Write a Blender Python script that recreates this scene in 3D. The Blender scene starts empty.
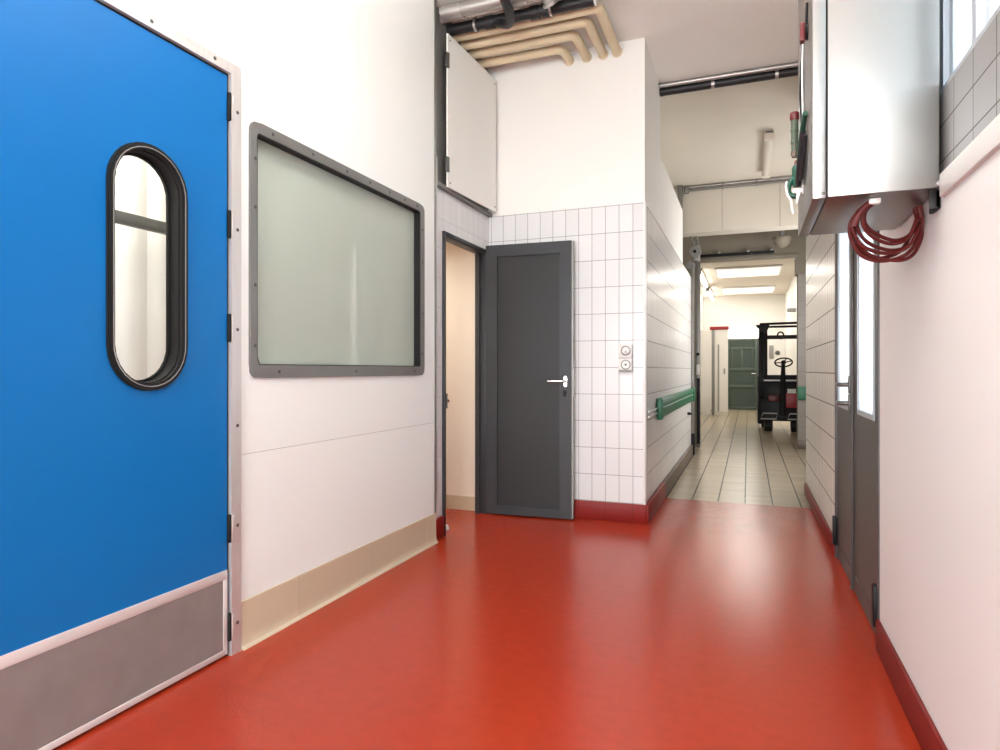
import bpy, bmesh, math, random
from mathutils import Vector, Matrix
random.seed(4)
scene = bpy.context.scene
COL = scene.collection

# ------------------------------------------------------------------ camera, world, light, exposure
cam_d = bpy.data.cameras.new('camera'); cam = bpy.data.objects.new('camera', cam_d); COL.objects.link(cam)
cam.location = (0, 0, 1.12)
cam.rotation_euler = (math.radians(90), 0, math.atan(248 / 637))
cam_d.sensor_width = 36; cam_d.lens = 36 * 637 / 1000; cam_d.shift_y = -0.005
cam_d.clip_start = 0.02; cam_d.clip_end = 100
scene.camera = cam

world = bpy.data.worlds.new('daylight'); scene.world = world; world.use_nodes = True
bgn = world.node_tree.nodes['Background']
bgn.inputs[0].default_value = (0.90, 0.96, 1.0, 1); bgn.inputs[1].default_value = 9.0

def area(name, loc, rot, sx, sy, power, color=(1, 0.96, 0.9)):
    d = bpy.data.lights.new(name, 'AREA'); d.shape = 'RECTANGLE'; d.size = sx; d.size_y = sy
    d.energy = power; d.color = color
    o = bpy.data.objects.new(name, d); COL.objects.link(o); o.location = loc; o.rotation_euler = rot
    return o
PI = math.pi
# daylight through the large glazing of the rear wall
area('daylight_rear_window', (-0.7, -3.5, 1.3), (PI / 2, 0, 0), 2.2, 1.6, 185, (0.95, 0.98, 1.0))
# added fill lamps, then the ceiling lamps of the side rooms
# unseen fill added over the red floor, down and up, and beside the corridor
area('added_fill_down', (-0.75, 1.6, 2.93), (0, 0, 0), 0.22, 1.5, 6, (1, 0.98, 0.95))
area('added_fill_up', (-0.75, 1.6, 3.02), (PI, 0, 0), 0.22, 1.5, 55, (1, 0.98, 0.95))  # added uplight that brightens the ceiling
area('bay_fill_light', (1.12, 8.1, 1.9), (0, PI / 2, 0), 1.6, 2.2, 46, (1.0, 0.98, 1.0))  # added fill from the hidden bay, brightens the corridor
area('gap_fill_up', (-1.15, 6.6, 2.5), (PI, 0, 0), 0.3, 2.4, 3.5, (1, 0.95, 0.88))  # added uplight for the corridor ceiling
area('far_room_patch_fill', (0.0, 14.3, 3.14), (0, 0, 0), 1.0, 1.2, 30, (1, 0.96, 0.89))  # added fill under the bright patches of the far ceiling
area('far_room_patch_fill', (0.0, 17.6, 3.14), (0, 0, 0), 1.0, 1.2, 30, (1, 0.96, 0.89))
area('ceiling_lamp_side_room', (-3.2, 1.7, 2.9), (0, 0, 0), 1.0, 1.6, 130, (1, 0.97, 0.93))
area('ceiling_lamp_store_room', (-2.8, 4.2, 2.1), (0, 0, 0), 0.4, 0.4, 10, (1, 0.92, 0.80))

vs = scene.view_settings
vs.view_transform = 'Standard'; vs.look = 'None'; vs.gamma = 1.0; vs.use_curve_mapping = False
vs.exposure = 0.34

# ------------------------------------------------------------------ materials
def mat(name, color, rough=0.6, metal=0.0, noise=0.0, nscale=8.0, bump=0.0, bscale=60.0, coat=0.0, spec=0.5, stretch=None):
    m = bpy.data.materials.new(name); m.use_nodes = True
    nt = m.node_tree; b = nt.nodes['Principled BSDF']
    b.inputs['Base Color'].default_value = (*color, 1); b.inputs['Roughness'].default_value = rough
    b.inputs['Metallic'].default_value = metal; b.inputs['Coat Weight'].default_value = coat
    b.inputs['Coat Roughness'].default_value = 0.12; b.inputs['Specular IOR Level'].default_value = spec
    geo = nt.nodes.new('ShaderNodeNewGeometry')
    vec = geo.outputs['Position']
    if stretch:
        mp = nt.nodes.new('ShaderNodeVectorMath'); mp.operation = 'MULTIPLY'; mp.inputs[1].default_value = stretch
        nt.links.new(vec, mp.inputs[0]); vec = mp.outputs[0]
    if noise:
        n = nt.nodes.new('ShaderNodeTexNoise'); n.inputs['Scale'].default_value = nscale; n.inputs['Detail'].default_value = 5
        nt.links.new(vec, n.inputs['Vector'])
        r = nt.nodes.new('ShaderNodeMapRange'); r.inputs[3].default_value = 1 - noise; r.inputs[4].default_value = 1 + noise
        r.inputs[1].default_value = 0.25; r.inputs[2].default_value = 0.75
        nt.links.new(n.outputs['Fac'], r.inputs[0])
        s = nt.nodes.new('ShaderNodeVectorMath'); s.operation = 'SCALE'; s.inputs[0].default_value = color
        nt.links.new(r.outputs[0], s.inputs['Scale']); nt.links.new(s.outputs[0], b.inputs['Base Color'])
    if bump:
        n = nt.nodes.new('ShaderNodeTexNoise'); n.inputs['Scale'].default_value = bscale; n.inputs['Detail'].default_value = 3
        nt.links.new(vec, n.inputs['Vector'])
        bp = nt.nodes.new('ShaderNodeBump'); bp.inputs['Strength'].default_value = bump; bp.inputs['Distance'].default_value = 0.01
        nt.links.new(n.outputs['Fac'], bp.inputs['Height']); nt.links.new(bp.outputs[0], b.inputs['Normal'])
    return m

def tile(name, c1, c2, grout, ax, a0, b0, w, h, joint=0.0045, rough=0.2, bump=0.25, wav=0.04, long_joint=0, spec=0.5):
    """Rectangular tiles in a straight grid; ax = the two world axes that span the surface."""
    m = bpy.data.materials.new(name); m.use_nodes = True; nt = m.node_tree; b = nt.nodes['Principled BSDF']; b.inputs['Specular IOR Level'].default_value = spec
    geo = nt.nodes.new('ShaderNodeNewGeometry'); sp = nt.nodes.new('ShaderNodeSeparateXYZ'); nt.links.new(geo.outputs['Position'], sp.inputs[0])
    cb = nt.nodes.new('ShaderNodeCombineXYZ')
    for i, (a, o) in enumerate(zip(ax, (a0, b0))):
        s = nt.nodes.new('ShaderNodeMath'); s.operation = 'SUBTRACT'; s.inputs[1].default_value = o - 40 * (w, h)[i]
        nt.links.new(sp.outputs[a], s.inputs[0]); nt.links.new(s.outputs[0], cb.inputs[i])
    br = nt.nodes.new('ShaderNodeTexBrick'); br.offset = 0; br.squash = 1
    br.inputs['Scale'].default_value = 1; br.inputs['Brick Width'].default_value = w; br.inputs['Row Height'].default_value = h
    br.inputs['Mortar Size'].default_value = joint / 2; br.inputs['Mortar Smooth'].default_value = 0.1; br.inputs['Bias'].default_value = 0
    br.inputs['Color1'].default_value = (*c1, 1); br.inputs['Color2'].default_value = (*c2, 1); br.inputs['Mortar'].default_value = (*grout, 1)
    nt.links.new(cb.outputs[0], br.inputs['Vector'])
    if long_joint:   # deeper, wider joints along the first axis only
        b2 = nt.nodes.new('ShaderNodeTexBrick'); b2.offset = 0; b2.squash = 1
        for k_, v_ in (('Scale', 1), ('Brick Width', w), ('Row Height', 500.0), ('Mortar Size', long_joint / 2), ('Mortar Smooth', 0.1), ('Bias', 0)): b2.inputs[k_].default_value = v_
        mx = nt.nodes.new('ShaderNodeMix'); mx.data_type = 'RGBA'; mx.inputs[7].default_value = (*[c * 0.35 for c in grout], 1)
        nt.links.new(cb.outputs[0], b2.inputs['Vector']); nt.links.new(b2.outputs['Fac'], mx.inputs[0]); nt.links.new(br.outputs['Color'], mx.inputs[6])
        nt.links.new(mx.outputs[2], b.inputs['Base Color'])
    else:
        nt.links.new(br.outputs['Color'], b.inputs['Base Color'])
    mr = nt.nodes.new('ShaderNodeMapRange'); mr.inputs[3].default_value = rough; mr.inputs[4].default_value = 0.8
    nt.links.new(br.outputs['Fac'], mr.inputs[0]); nt.links.new(mr.outputs[0], b.inputs['Roughness'])
    inv = nt.nodes.new('ShaderNodeMath'); inv.operation = 'SUBTRACT'; inv.inputs[0].default_value = 1; nt.links.new(br.outputs['Fac'], inv.inputs[1])
    nz = nt.nodes.new('ShaderNodeTexNoise'); nz.inputs['Scale'].default_value = 9; nt.links.new(geo.outputs['Position'], nz.inputs['Vector'])
    ad = nt.nodes.new('ShaderNodeMath'); ad.operation = 'MULTIPLY_ADD'; ad.inputs[1].default_value = wav * 10
    nt.links.new(nz.outputs['Fac'], ad.inputs[0]); nt.links.new(inv.outputs[0], ad.inputs[2])
    bp = nt.nodes.new('ShaderNodeBump'); bp.inputs['Strength'].default_value = bump; bp.inputs['Distance'].default_value = 0.003
    nt.links.new(ad.outputs[0], bp.inputs['Height']); nt.links.new(bp.outputs[0], b.inputs['Normal'])
    return m

def frosted(name, color, gloss=0.12, rough=0.06):
    """Milky glass: lets light through diffusely, with a faint surface reflection."""
    m = bpy.data.materials.new(name); m.use_nodes = True; nt = m.node_tree
    for n in list(nt.nodes):
        if n.type == 'BSDF_PRINCIPLED': nt.nodes.remove(n)
    out = [n for n in nt.nodes if n.type == 'OUTPUT_MATERIAL'][0]
    tr = nt.nodes.new('ShaderNodeBsdfTranslucent'); tr.inputs[0].default_value = (*color, 1)
    df = nt.nodes.new('ShaderNodeBsdfDiffuse'); df.inputs[0].default_value = (*color, 1)
    m1 = nt.nodes.new('ShaderNodeMixShader'); m1.inputs[0].default_value = 0.35
    nt.links.new(tr.outputs[0], m1.inputs[1]); nt.links.new(df.outputs[0], m1.inputs[2])
    gl = nt.nodes.new('ShaderNodeBsdfGlossy'); gl.inputs['Roughness'].default_value = rough
    fr = nt.nodes.new('ShaderNodeFresnel'); fr.inputs[0].default_value = 1.45
    m2 = nt.nodes.new('ShaderNodeMixShader')
    nt.links.new(fr.outputs[0], m2.inputs[0]); nt.links.new(m1.outputs[0], m2.inputs[1]); nt.links.new(gl.outputs[0], m2.inputs[2])
    nt.links.new(m2.outputs[0], out.inputs[0])
    return m

def clear(name, tint=(0.97, 0.99, 0.98)):
    m = bpy.data.materials.new(name); m.use_nodes = True; nt = m.node_tree
    for n in list(nt.nodes):
        if n.type == 'BSDF_PRINCIPLED': nt.nodes.remove(n)
    out = [n for n in nt.nodes if n.type == 'OUTPUT_MATERIAL'][0]
    tr = nt.nodes.new('ShaderNodeBsdfTransparent'); tr.inputs[0].default_value = (*tint, 1)
    gl = nt.nodes.new('ShaderNodeBsdfGlossy'); gl.inputs['Roughness'].default_value = 0.02
    fr = nt.nodes.new('ShaderNodeFresnel'); fr.inputs[0].default_value = 1.25
    m2 = nt.nodes.new('ShaderNodeMixShader')
    nt.links.new(fr.outputs[0], m2.inputs[0]); nt.links.new(tr.outputs[0], m2.inputs[1]); nt.links.new(gl.outputs[0], m2.inputs[2])
    nt.links.new(m2.outputs[0], out.inputs[0])
    return m

def glow(name, color, strength):
    m = mat(name, color, 0.5); b = m.node_tree.nodes['Principled BSDF']
    b.inputs['Emission Color'].default_value = (*color, 1); b.inputs['Emission Strength'].default_value = strength
    return m

WT1, WT2, GR = (0.73, 0.725, 0.715), (0.695, 0.69, 0.68), (0.27, 0.265, 0.26)
M = dict(
    white=mat('white_wall_paint', (0.84, 0.82, 0.77), 0.55, noise=0.012, nscale=3, bump=0.02, bscale=90),
    panel=mat('white_insulated_panel', (0.84, 0.855, 0.825), 0.4, noise=0.01, nscale=2),
    pink=mat('offwhite_wall_panel', (0.755, 0.735, 0.715), 0.5, noise=0.015, nscale=2.5, bump=0.015, bscale=40),
    ceil=mat('ceiling_paint', (0.86, 0.825, 0.77), 0.75, noise=0.02, nscale=2.5, bump=0.03, bscale=50),
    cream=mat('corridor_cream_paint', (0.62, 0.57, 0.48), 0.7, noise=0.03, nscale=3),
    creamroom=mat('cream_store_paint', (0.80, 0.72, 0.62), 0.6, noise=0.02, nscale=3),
    olive=mat('shade_dark_olive_paint', (0.22, 0.19, 0.14), 0.7, noise=0.06, nscale=4),  # dark olive takes in the shade over the corridor end wall
    red=mat('red_resin_floor', (0.37, 0.032, 0.010), 0.21, noise=0.07, nscale=22, bump=0.08, bscale=75, spec=0.40),
    floor_tile=tile('beige_floor_tiles', (0.40, 0.33, 0.225), (0.35, 0.29, 0.195), (0.10, 0.085, 0.065), (0, 1), -0.023, 5.72, 0.215, 0.108, 0.004, 0.24, 0.5, long_joint=0.011),
    tile_x=tile('white_wall_tiles_facing', WT1, WT2, GR, (0, 2), -0.785, 0.142, 0.1017, 0.1995),
    tile_y=tile('white_wall_tiles_side', (0.80, 0.785, 0.76), (0.77, 0.755, 0.73), (0.20, 0.195, 0.18), (1, 2), 4.72, 0.142, 0.1017, 0.1995, 0.0075, 0.26),
    tile_ly=tile('white_wall_tiles_door', WT1, WT2, (0.4, 0.39, 0.38), (1, 2), 4.70, 0.142, 0.1017, 0.1995, 0.003),
    tile_ry=tile('pale_wall_tiles_right', (0.78, 0.745, 0.69), (0.74, 0.705, 0.655), (0.20, 0.19, 0.17), (1, 2), 4.30, 0.10, 0.1017, 0.2, 0.0075, 0.28, wav=0.06),
    tile_sill=tile('large_grey_sill_tiles', (0.21, 0.20, 0.193), (0.195, 0.185, 0.178), (0.06, 0.057, 0.054), (1, 2), 1.798, 1.688, 0.151, 0.099, 0.0035, 0.28),
    tile_pillar=tile('shaded_pillar_tiles', (0.29, 0.265, 0.23), (0.265, 0.24, 0.21), (0.15, 0.135, 0.115), (0, 2), 0.66, 0.10, 0.2, 0.2),  # tile colour darkened for the shadow on the pillar
    redtile=tile('red_skirting_tiles', (0.23, 0.010, 0.006), (0.21, 0.009, 0.006), (0.12, 0.012, 0.010), (0, 2), -0.785, -0.2, 0.2034, 0.6, 0.003, 0.45, spec=0.25),
    redtile_y=tile('red_skirting_tiles_side', (0.23, 0.010, 0.006), (0.21, 0.009, 0.006), (0.12, 0.012, 0.010), (1, 2), 4.72, -0.2, 0.2034, 0.6, 0.003, 0.45, spec=0.25),
    redbase=mat('red_resin_skirting', (0.20, 0.007, 0.005), 0.5, spec=0.3, noise=0.08, nscale=10),
    brown=mat('brown_skirting', (0.13, 0.095, 0.07), 0.4, noise=0.12, nscale=10),
    beige=tile('beige_cove_tiles', (0.58, 0.48, 0.345), (0.54, 0.445, 0.32), (0.45, 0.37, 0.275), (1, 2), 1.75, -0.3, 0.6, 0.9, 0.003, 0.35, wav=0.1),
    blue=mat('blue_door_laminate', (0.001, 0.135, 0.40), 0.36, noise=0.02, nscale=3, bump=0.01, bscale=120, spec=0.3),
    alu=mat('brushed_aluminium', (0.66, 0.64, 0.62), 0.45, 0.6, noise=0.05, nscale=5, bump=0.04, bscale=6, stretch=(12, 12, 1)),
    alubright=mat('pale_aluminium_edging', (0.66, 0.63, 0.61), 0.45, 0.25),
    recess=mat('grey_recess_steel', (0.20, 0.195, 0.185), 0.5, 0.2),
    seam=mat('pale_seam', (0.42, 0.42, 0.41), 0.6),
    kick=mat('grey_kick_plate_steel', (0.27, 0.255, 0.25), 0.5, 0.35, noise=0.10, nscale=9, bump=0.03, bscale=40),
    frame=mat('grey_window_steel', (0.19, 0.187, 0.18), 0.45, 0.35, noise=0.05, nscale=8),
    screw=mat('dark_screw_steel', (0.12, 0.115, 0.11), 0.4, 0.8),
    rubber=mat('black_rubber', (0.012, 0.012, 0.012), 0.5, spec=0.22),
    steel=mat('stainless_sheet', (0.31, 0.304, 0.29), 0.37, 1.0, noise=0.035, nscale=3, bump=0.035, bscale=2.6),
    steeldark=mat('grey_channel_steel', (0.24, 0.235, 0.22), 0.42, 0.6, noise=0.06, nscale=5),
    greyp=mat('galvanised_pipe', (0.42, 0.405, 0.385), 0.38, 0.75, noise=0.08, nscale=10),
    greylight=mat('light_grey_conduit', (0.60, 0.57, 0.53), 0.4, 0.2, noise=0.04, nscale=8),
    blackp=mat('black_foam_insulation', (0.012, 0.012, 0.014), 0.5, noise=0.1, nscale=20, bump=0.2, bscale=50),
    beigep=mat('beige_pipe_jacket', (0.68, 0.56, 0.37), 0.5, noise=0.05, nscale=6, bump=0.02, bscale=30),
    anth=mat('anthracite_door_paint', (0.024, 0.024, 0.025), 0.45, noise=0.05, nscale=6, bump=0.01, bscale=80, spec=0.3),
    anth2=mat('anthracite_frame_paint', (0.030, 0.032, 0.036), 0.42, noise=0.04, nscale=6, spec=0.35),
    rightdoor=mat('dark_grey_door_paint', (0.075, 0.068, 0.064), 0.42, spec=0.35, noise=0.05, nscale=6),
    chrome=mat('satin_chrome', (0.70, 0.69, 0.67), 0.22, 1.0),
    plastic=mat('white_plastic', (0.76, 0.74, 0.71), 0.35),
    greyplast=mat('grey_plastic', (0.30, 0.29, 0.27), 0.4),
    green=mat('green_rail_plastic', (0.010, 0.13, 0.062), 0.42, noise=0.08, nscale=8),
    dgreen=mat('dark_green_plastic', (0.008, 0.075, 0.045), 0.35),
    sage=mat('sage_green_plastic', (0.075, 0.10, 0.065), 0.4),
    redplast=mat('red_plastic', (0.12, 0.010, 0.010), 0.4),
    redcable=mat('dark_red_cable', (0.085, 0.009, 0.008), 0.45, spec=0.3),
    truckred=mat('red_truck_paint', (0.33, 0.008, 0.010), 0.4),
    black=mat('black_paint', (0.007, 0.007, 0.008), 0.45, spec=0.22),
    blackm=mat('black_mast_steel', (0.014, 0.0135, 0.013), 0.45, 0.2, spec=0.25),
    fardoor=mat('green_grey_door_paint', (0.040, 0.060, 0.047), 0.5, noise=0.05, nscale=3),
    farframe=mat('green_grey_frame_paint', (0.07, 0.098, 0.078), 0.5),
    farwhite=mat('bright_white_paint', (0.82, 0.79, 0.74), 0.5, noise=0.01),
    fartile=tile('far_white_tiles', (0.84, 0.82, 0.78), (0.81, 0.79, 0.75), (0.6, 0.58, 0.55), (1, 2), 10, 0.1, 0.4, 0.6, 0.004, 0.3),
    curtain=mat('milky_strip_curtain', (0.72, 0.69, 0.65), 0.3, noise=0.04, nscale=2, stretch=(1, 6, 0.4)),
    frost=frosted('frosted_green_glass', (0.63, 0.675, 0.625)),
    daylight=frosted('frosted_daylight_glass', (0.90, 0.96, 1.0)),
    glass=clear('clear_pane'),
    tube=glow('lit_tube_diffuser', (1.0, 0.95, 0.86), 9.0),
    tubeoff=mat('unlit_tube_diffuser', (0.60, 0.55, 0.46), 0.35),
    panelglow=glow('glowing_ceiling_patch', (1.0, 0.97, 0.91), 0.45),  # glow added for bright patches on the far room ceiling
    transom=glow('lit_transom_glass', (1.0, 0.98, 0.94), 2.2),
    alublue=mat('pale_aluminium_window_frame', (0.50, 0.54, 0.58), 0.4, 0.5),
)

# ------------------------------------------------------------------ mesh helpers
class MB:
    def __init__(s): s.bm = bmesh.new(); s.mx = None
    def _v(s, p):
        p = Vector(p)
        return s.bm.verts.new(s.mx @ p if s.mx else p)
    def box(s, x0, x1, y0, y1, z0, z1, bev=0.0, seg=2):
        vs_ = [s._v((x, y, z)) for x in (x0, x1) for y in (y0, y1) for z in (z0, z1)]
        f = [(0, 1, 3, 2), (4, 6, 7, 5), (0, 4, 5, 1), (2, 3, 7, 6), (0, 2, 6, 4), (1, 5, 7, 3)]
        fs = [s.bm.faces.new([vs_[i] for i in q]) for q in f]
        if bev:
            es = list({e for q in fs for e in q.edges})
            bmesh.ops.bevel(s.bm, geom=es, offset=bev, segments=seg, profile=0.5, affect='EDGES')
        return s
    def tube(s, path, r, n=12, cap=True, closed=False):
        P = [Vector(p) for p in path]; rings = []; N = None; L = len(P)
        for i, p in enumerate(P):
            if closed: t = (P[(i + 1) % L] - P[i - 1]).normalized()
            else: t = (P[min(i + 1, L - 1)] - P[max(i - 1, 0)]).normalized()
            if N is None:
                a = Vector((0, 0, 1)) if abs(t.z) < 0.9 else Vector((1, 0, 0))
                N = (a - t * a.dot(t)).normalized()
            else:
                N = (N - t * N.dot(t)).normalized()
            B = t.cross(N); rr = r[i] if isinstance(r, (list, tuple)) else r
            rings.append([s._v(p + rr * (math.cos(2 * PI * k / n) * N + math.sin(2 * PI * k / n) * B)) for k in range(n)])
        for i in range(L if closed else L - 1):
            a, b = rings[i], rings[(i + 1) % L]
            for k in range(n): s.bm.faces.new((a[k], a[(k + 1) % n], b[(k + 1) % n], b[k]))
        if cap and not closed:
            s.bm.faces.new(rings[0][::-1]); s.bm.faces.new(rings[-1])
        return s
    def lathe(s, c, axis, prof, n=24):
        """prof = (distance along axis, radius) pairs."""
        A = Vector(axis).normalized(); c = Vector(c)
        path = [c + A * d for d, r in prof]
        a = Vector((0, 0, 1)) if abs(A.z) < 0.9 else Vector((1, 0, 0))
        N = (a - A * a.dot(A)).normalized(); B = A.cross(N); rings = []
        for (d, r), p in zip(prof, path):
            rings.append([s._v(p + max(r, 1e-4) * (math.cos(2 * PI * k / n) * N + math.sin(2 * PI * k / n) * B)) for k in range(n)])
        for a_, b_ in zip(rings, rings[1:]):
            for k in range(n): s.bm.faces.new((a_[k], a_[(k + 1) % n], b_[(k + 1) % n], b_[k]))
        s.bm.faces.new(rings[0][::-1]); s.bm.faces.new(rings[-1])
        return s
    def prism(s, poly, f, d0, d1):
        """poly of 2-D points; f(u, v, d) -> world point."""
        a = [s._v(f(u, v, d0)) for u, v in poly]; b = [s._v(f(u, v, d1)) for u, v in poly]
        n = len(poly)
        s.bm.faces.new(a); s.bm.faces.new(b[::-1])
        for i in range(n): s.bm.faces.new((a[i], b[i], b[(i + 1) % n], a[(i + 1) % n]))
        return s
    def ring(s, outer, inner, f, d0, d1):
        n = len(outer)
        v = [[s._v(f(u, w, d)) for u, w in pts] for pts in (outer, inner) for d in (d0, d1)]
        o0, o1, i0, i1 = v
        for k in range(n):
            j = (k + 1) % n
            s.bm.faces.new((o0[k], o0[j], i0[j], i0[k])); s.bm.faces.new((o1[k], i1[k], i1[j], o1[j]))
            s.bm.faces.new((o0[k], o1[k], o1[j], o0[j])); s.bm.faces.new((i0[k], i0[j], i1[j], i1[k]))
        return s

LOC = {}
def finish(o, parent, smooth):
    bm = bmesh.new(); bm.from_mesh(o.data)
    bmesh.ops.recalc_face_normals(bm, faces=bm.faces)
    co = [v.co.copy() for v in bm.verts]
    if parent is None:
        mn = [min(c[i] for c in co) for i in range(3)]; mxx = [max(c[i] for c in co) for i in range(3)]
        base = Vector(((mn[0] + mxx[0]) / 2, (mn[1] + mxx[1]) / 2, mn[2]))
        o.location = base; LOC[o.name] = base; off = base
    else:
        off = LOC[parent.name]; LOC[o.name] = off; o.parent = parent
    for v in bm.verts: v.co -= off
    if smooth:
        for f in bm.faces: f.smooth = True
        for e in bm.edges:
            if len(e.link_faces) == 2 and e.calc_face_angle(0) > math.radians(38): e.smooth = False
    bm.to_mesh(o.data); bm.free()

def obj(name, mb, m, parent=None, smooth=True, **tags):
    me = bpy.data.meshes.new(name); mb.bm.to_mesh(me); mb.bm.free(); me.materials.append(M[m])
    o = bpy.data.objects.new(name, me); COL.objects.link(o); finish(o, parent, smooth)
    for k, v in tags.items(): o[k] = v
    return o
def box(*a, **k): return MB().box(*a, **k)
def thing(name, loc, label, cat, group=None, kind=None):
    o = bpy.data.objects.new(name, None); COL.objects.link(o); o.location = loc; LOC[o.name] = Vector(loc)
    o.empty_display_size = 0.1
    o['label'] = label; o['category'] = cat
    if group: o['group'] = group
    if kind: o['kind'] = kind
    return o
def struct(name, mb, m, label, cat, parent=None):
    return obj(name, mb, m, parent, smooth=True, label=label, category=cat, kind='structure')

def star(inside, angles, big=6.0):
    out = []
    for a in angles:
        lo, hi = 0.0, big
        for _ in range(50):
            mid = (lo + hi) / 2
            if inside(mid * math.cos(a), mid * math.sin(a)): lo = mid
            else: hi = mid
        out.append((lo * math.cos(a), lo * math.sin(a)))
    return out
def cap_in(a, b): return lambda u, v: (abs(u) <= a and abs(v) <= b - a) or math.hypot(u, max(abs(v) - (b - a), 0)) <= a
def rect_in(u0, u1, v0, v1, r=0.0):
    def t(u, v):
        if not (u0 <= u <= u1 and v0 <= v <= v1): return False
        if r:
            du = max(u0 + r - u, u - (u1 - r), 0); dv = max(v0 + r - v, v - (v1 - r), 0)
            return math.hypot(du, dv) <= r
        return True
    return t
def bend(pts, r, n=6):
    """Round the corners of a polyline."""
    P = [Vector(p) for p in pts]; out = [P[0]]
    for a, b, c in zip(P, P[1:], P[2:]):
        d1 = (a - b).normalized(); d2 = (c - b).normalized()
        for k in range(n + 1):
            t = k / n; out.append((b + d1 * r) * (1 - t) ** 2 + 2 * b * t * (1 - t) + (b + d2 * r) * t * t)
    out.append(P[-1]); return out
def spin(pts, n=4):
    """Catmull-Rom through points."""
    P = [Vector(p) for p in pts]; out = []
    for i in range(len(P) - 1):
        p0, p1, p2, p3 = P[max(i - 1, 0)], P[i], P[i + 1], P[min(i + 2, len(P) - 1)]
        for k in range(n):
            t = k / n
            out.append(0.5 * (2 * p1 + (p2 - p0) * t + (2 * p0 - 5 * p1 + 4 * p2 - p3) * t * t + (3 * p1 - p0 - 3 * p2 + p3) * t ** 3))
    out.append(P[-1]); return out
def screw(parent, p, axis, r=0.006, first=[]):
    """A dome-headed screw; repeats share the first one's mesh per axis."""
    key = (tuple(axis), r)
    for k, me in first:
        if k == key: break
    else:
        mb = MB().lathe((0, 0, 0), axis, [(-0.002, r), (0.0015, r), (0.0035, r * 0.55), (0.0038, r * 0.1)], 12)
        me = bpy.data.meshes.new('screw'); bmesh.ops.recalc_face_normals(mb.bm, faces=mb.bm.faces); mb.bm.to_mesh(me); mb.bm.free()
        me.materials.append(M['screw']); first.append((key, me))
    o = bpy.data.objects.new('screw', me); COL.objects.link(o); o.parent = parent; o.location = Vector(p) - LOC[parent.name]
    return o

CZ = 3.54
# ------------------------------------------------------------------ shell: floors and ceiling
struct('floor', box(-4.2, 1.4, -3.6, 5.72, -0.12, 0), 'red', 'glossy red resin floor of the room', 'floor')
struct('floor', box(-1.6, 1.4, 5.72, 19.6, -0.12, 0), 'floor_tile', 'beige tiled floor of the corridor beyond the red floor', 'floor')
struct('ceiling', box(-4.2, 1.4, -3.6, 5.60, CZ, CZ + 0.12), 'ceil', 'plain off-white ceiling above the red floor', 'ceiling')
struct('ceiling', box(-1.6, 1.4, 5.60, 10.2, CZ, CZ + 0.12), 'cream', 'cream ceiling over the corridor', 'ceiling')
struct('ceiling', box(-1.6, 1.4, 10.2, 19.6, 3.2, 3.3), 'creamroom', 'pale ceiling of the bright far room', 'ceiling')

# left wall: insulated panels with openings for the swing door and the observation window
lw = MB()
for a in ((-3.6, 0.93, 0, CZ), (0.93, 1.95, 2.29, CZ), (1.95, 2.086, 0, CZ), (2.086, 3.496, 0, 1.140), (2.086, 3.496, 2.103, CZ), (3.496, 3.698, 0, CZ)):
    lw.box(-2.03, -1.9, a[0], a[1], a[2], a[3])
wl = struct('wall_left', lw, 'panel', 'white panel wall holding the blue door and frosted window', 'wall')
obj('panel_joint', box(-1.9002, -1.8994, 2.0, 3.698, 0.778, 0.7802).box(-1.9002, -1.8994, 1.744, 1.7465, 2.325, CZ), 'seam', wl)
# wall edge profile and trim
struct('trim_1', box(-1.99, -1.894, 3.6985, 3.724, 0.19, CZ, bev=0.002), 'steeldark', 'grey metal edge strip ending the white panel wall', 'trim')
struct('trim_2', box(-1.935, -1.900, 3.7245, 3.748, 0.14, 2.52, bev=0.003), 'plastic', 'white plastic corner strip beside the grey edge strip', 'trim')
# tiled part of the left wall with the inner doorway
TX = -1.925
tl = MB()
tl.box(-1.985, TX, 3.7245, 3.88, 0, 2.345).box(-1.985, TX, 3.88, 4.60, 2.05, 2.345).box(-1.985, TX, 4.60, 4.70, 0, 2.345)
struct('wall_left', tl, 'tile_ly', 'narrow white tiled wall around the inner doorway', 'wall')
# upper recess with grey metal channel behind the access panel
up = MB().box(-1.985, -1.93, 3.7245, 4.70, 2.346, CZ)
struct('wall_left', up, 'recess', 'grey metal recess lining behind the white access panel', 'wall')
struct('trim_3', box(-1.94, -1.895, 3.75, 4.70, 2.335, 2.362, bev=0.002), 'recess', 'grey metal ledge under the white access panel', 'trim')
# facing wall
fw = box(-3.6, -0.70, 4.70, 4.85, 0, 2.342)
struct('wall_back', fw, 'tile_x', 'white tiled wall behind the open grey door', 'wall')
struct('wall_back', box(-3.6, -0.70, 4.70, 4.85, 2.342, CZ), 'white', 'plain white wall above the tiles facing the camera', 'wall')
struct('baseboard_back', box(-1.89, -0.688, 4.688, 4.6995, 0, 0.14, bev=0.003), 'redtile', 'dark red tile skirting under the facing tiled wall', 'baseboard')
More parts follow.
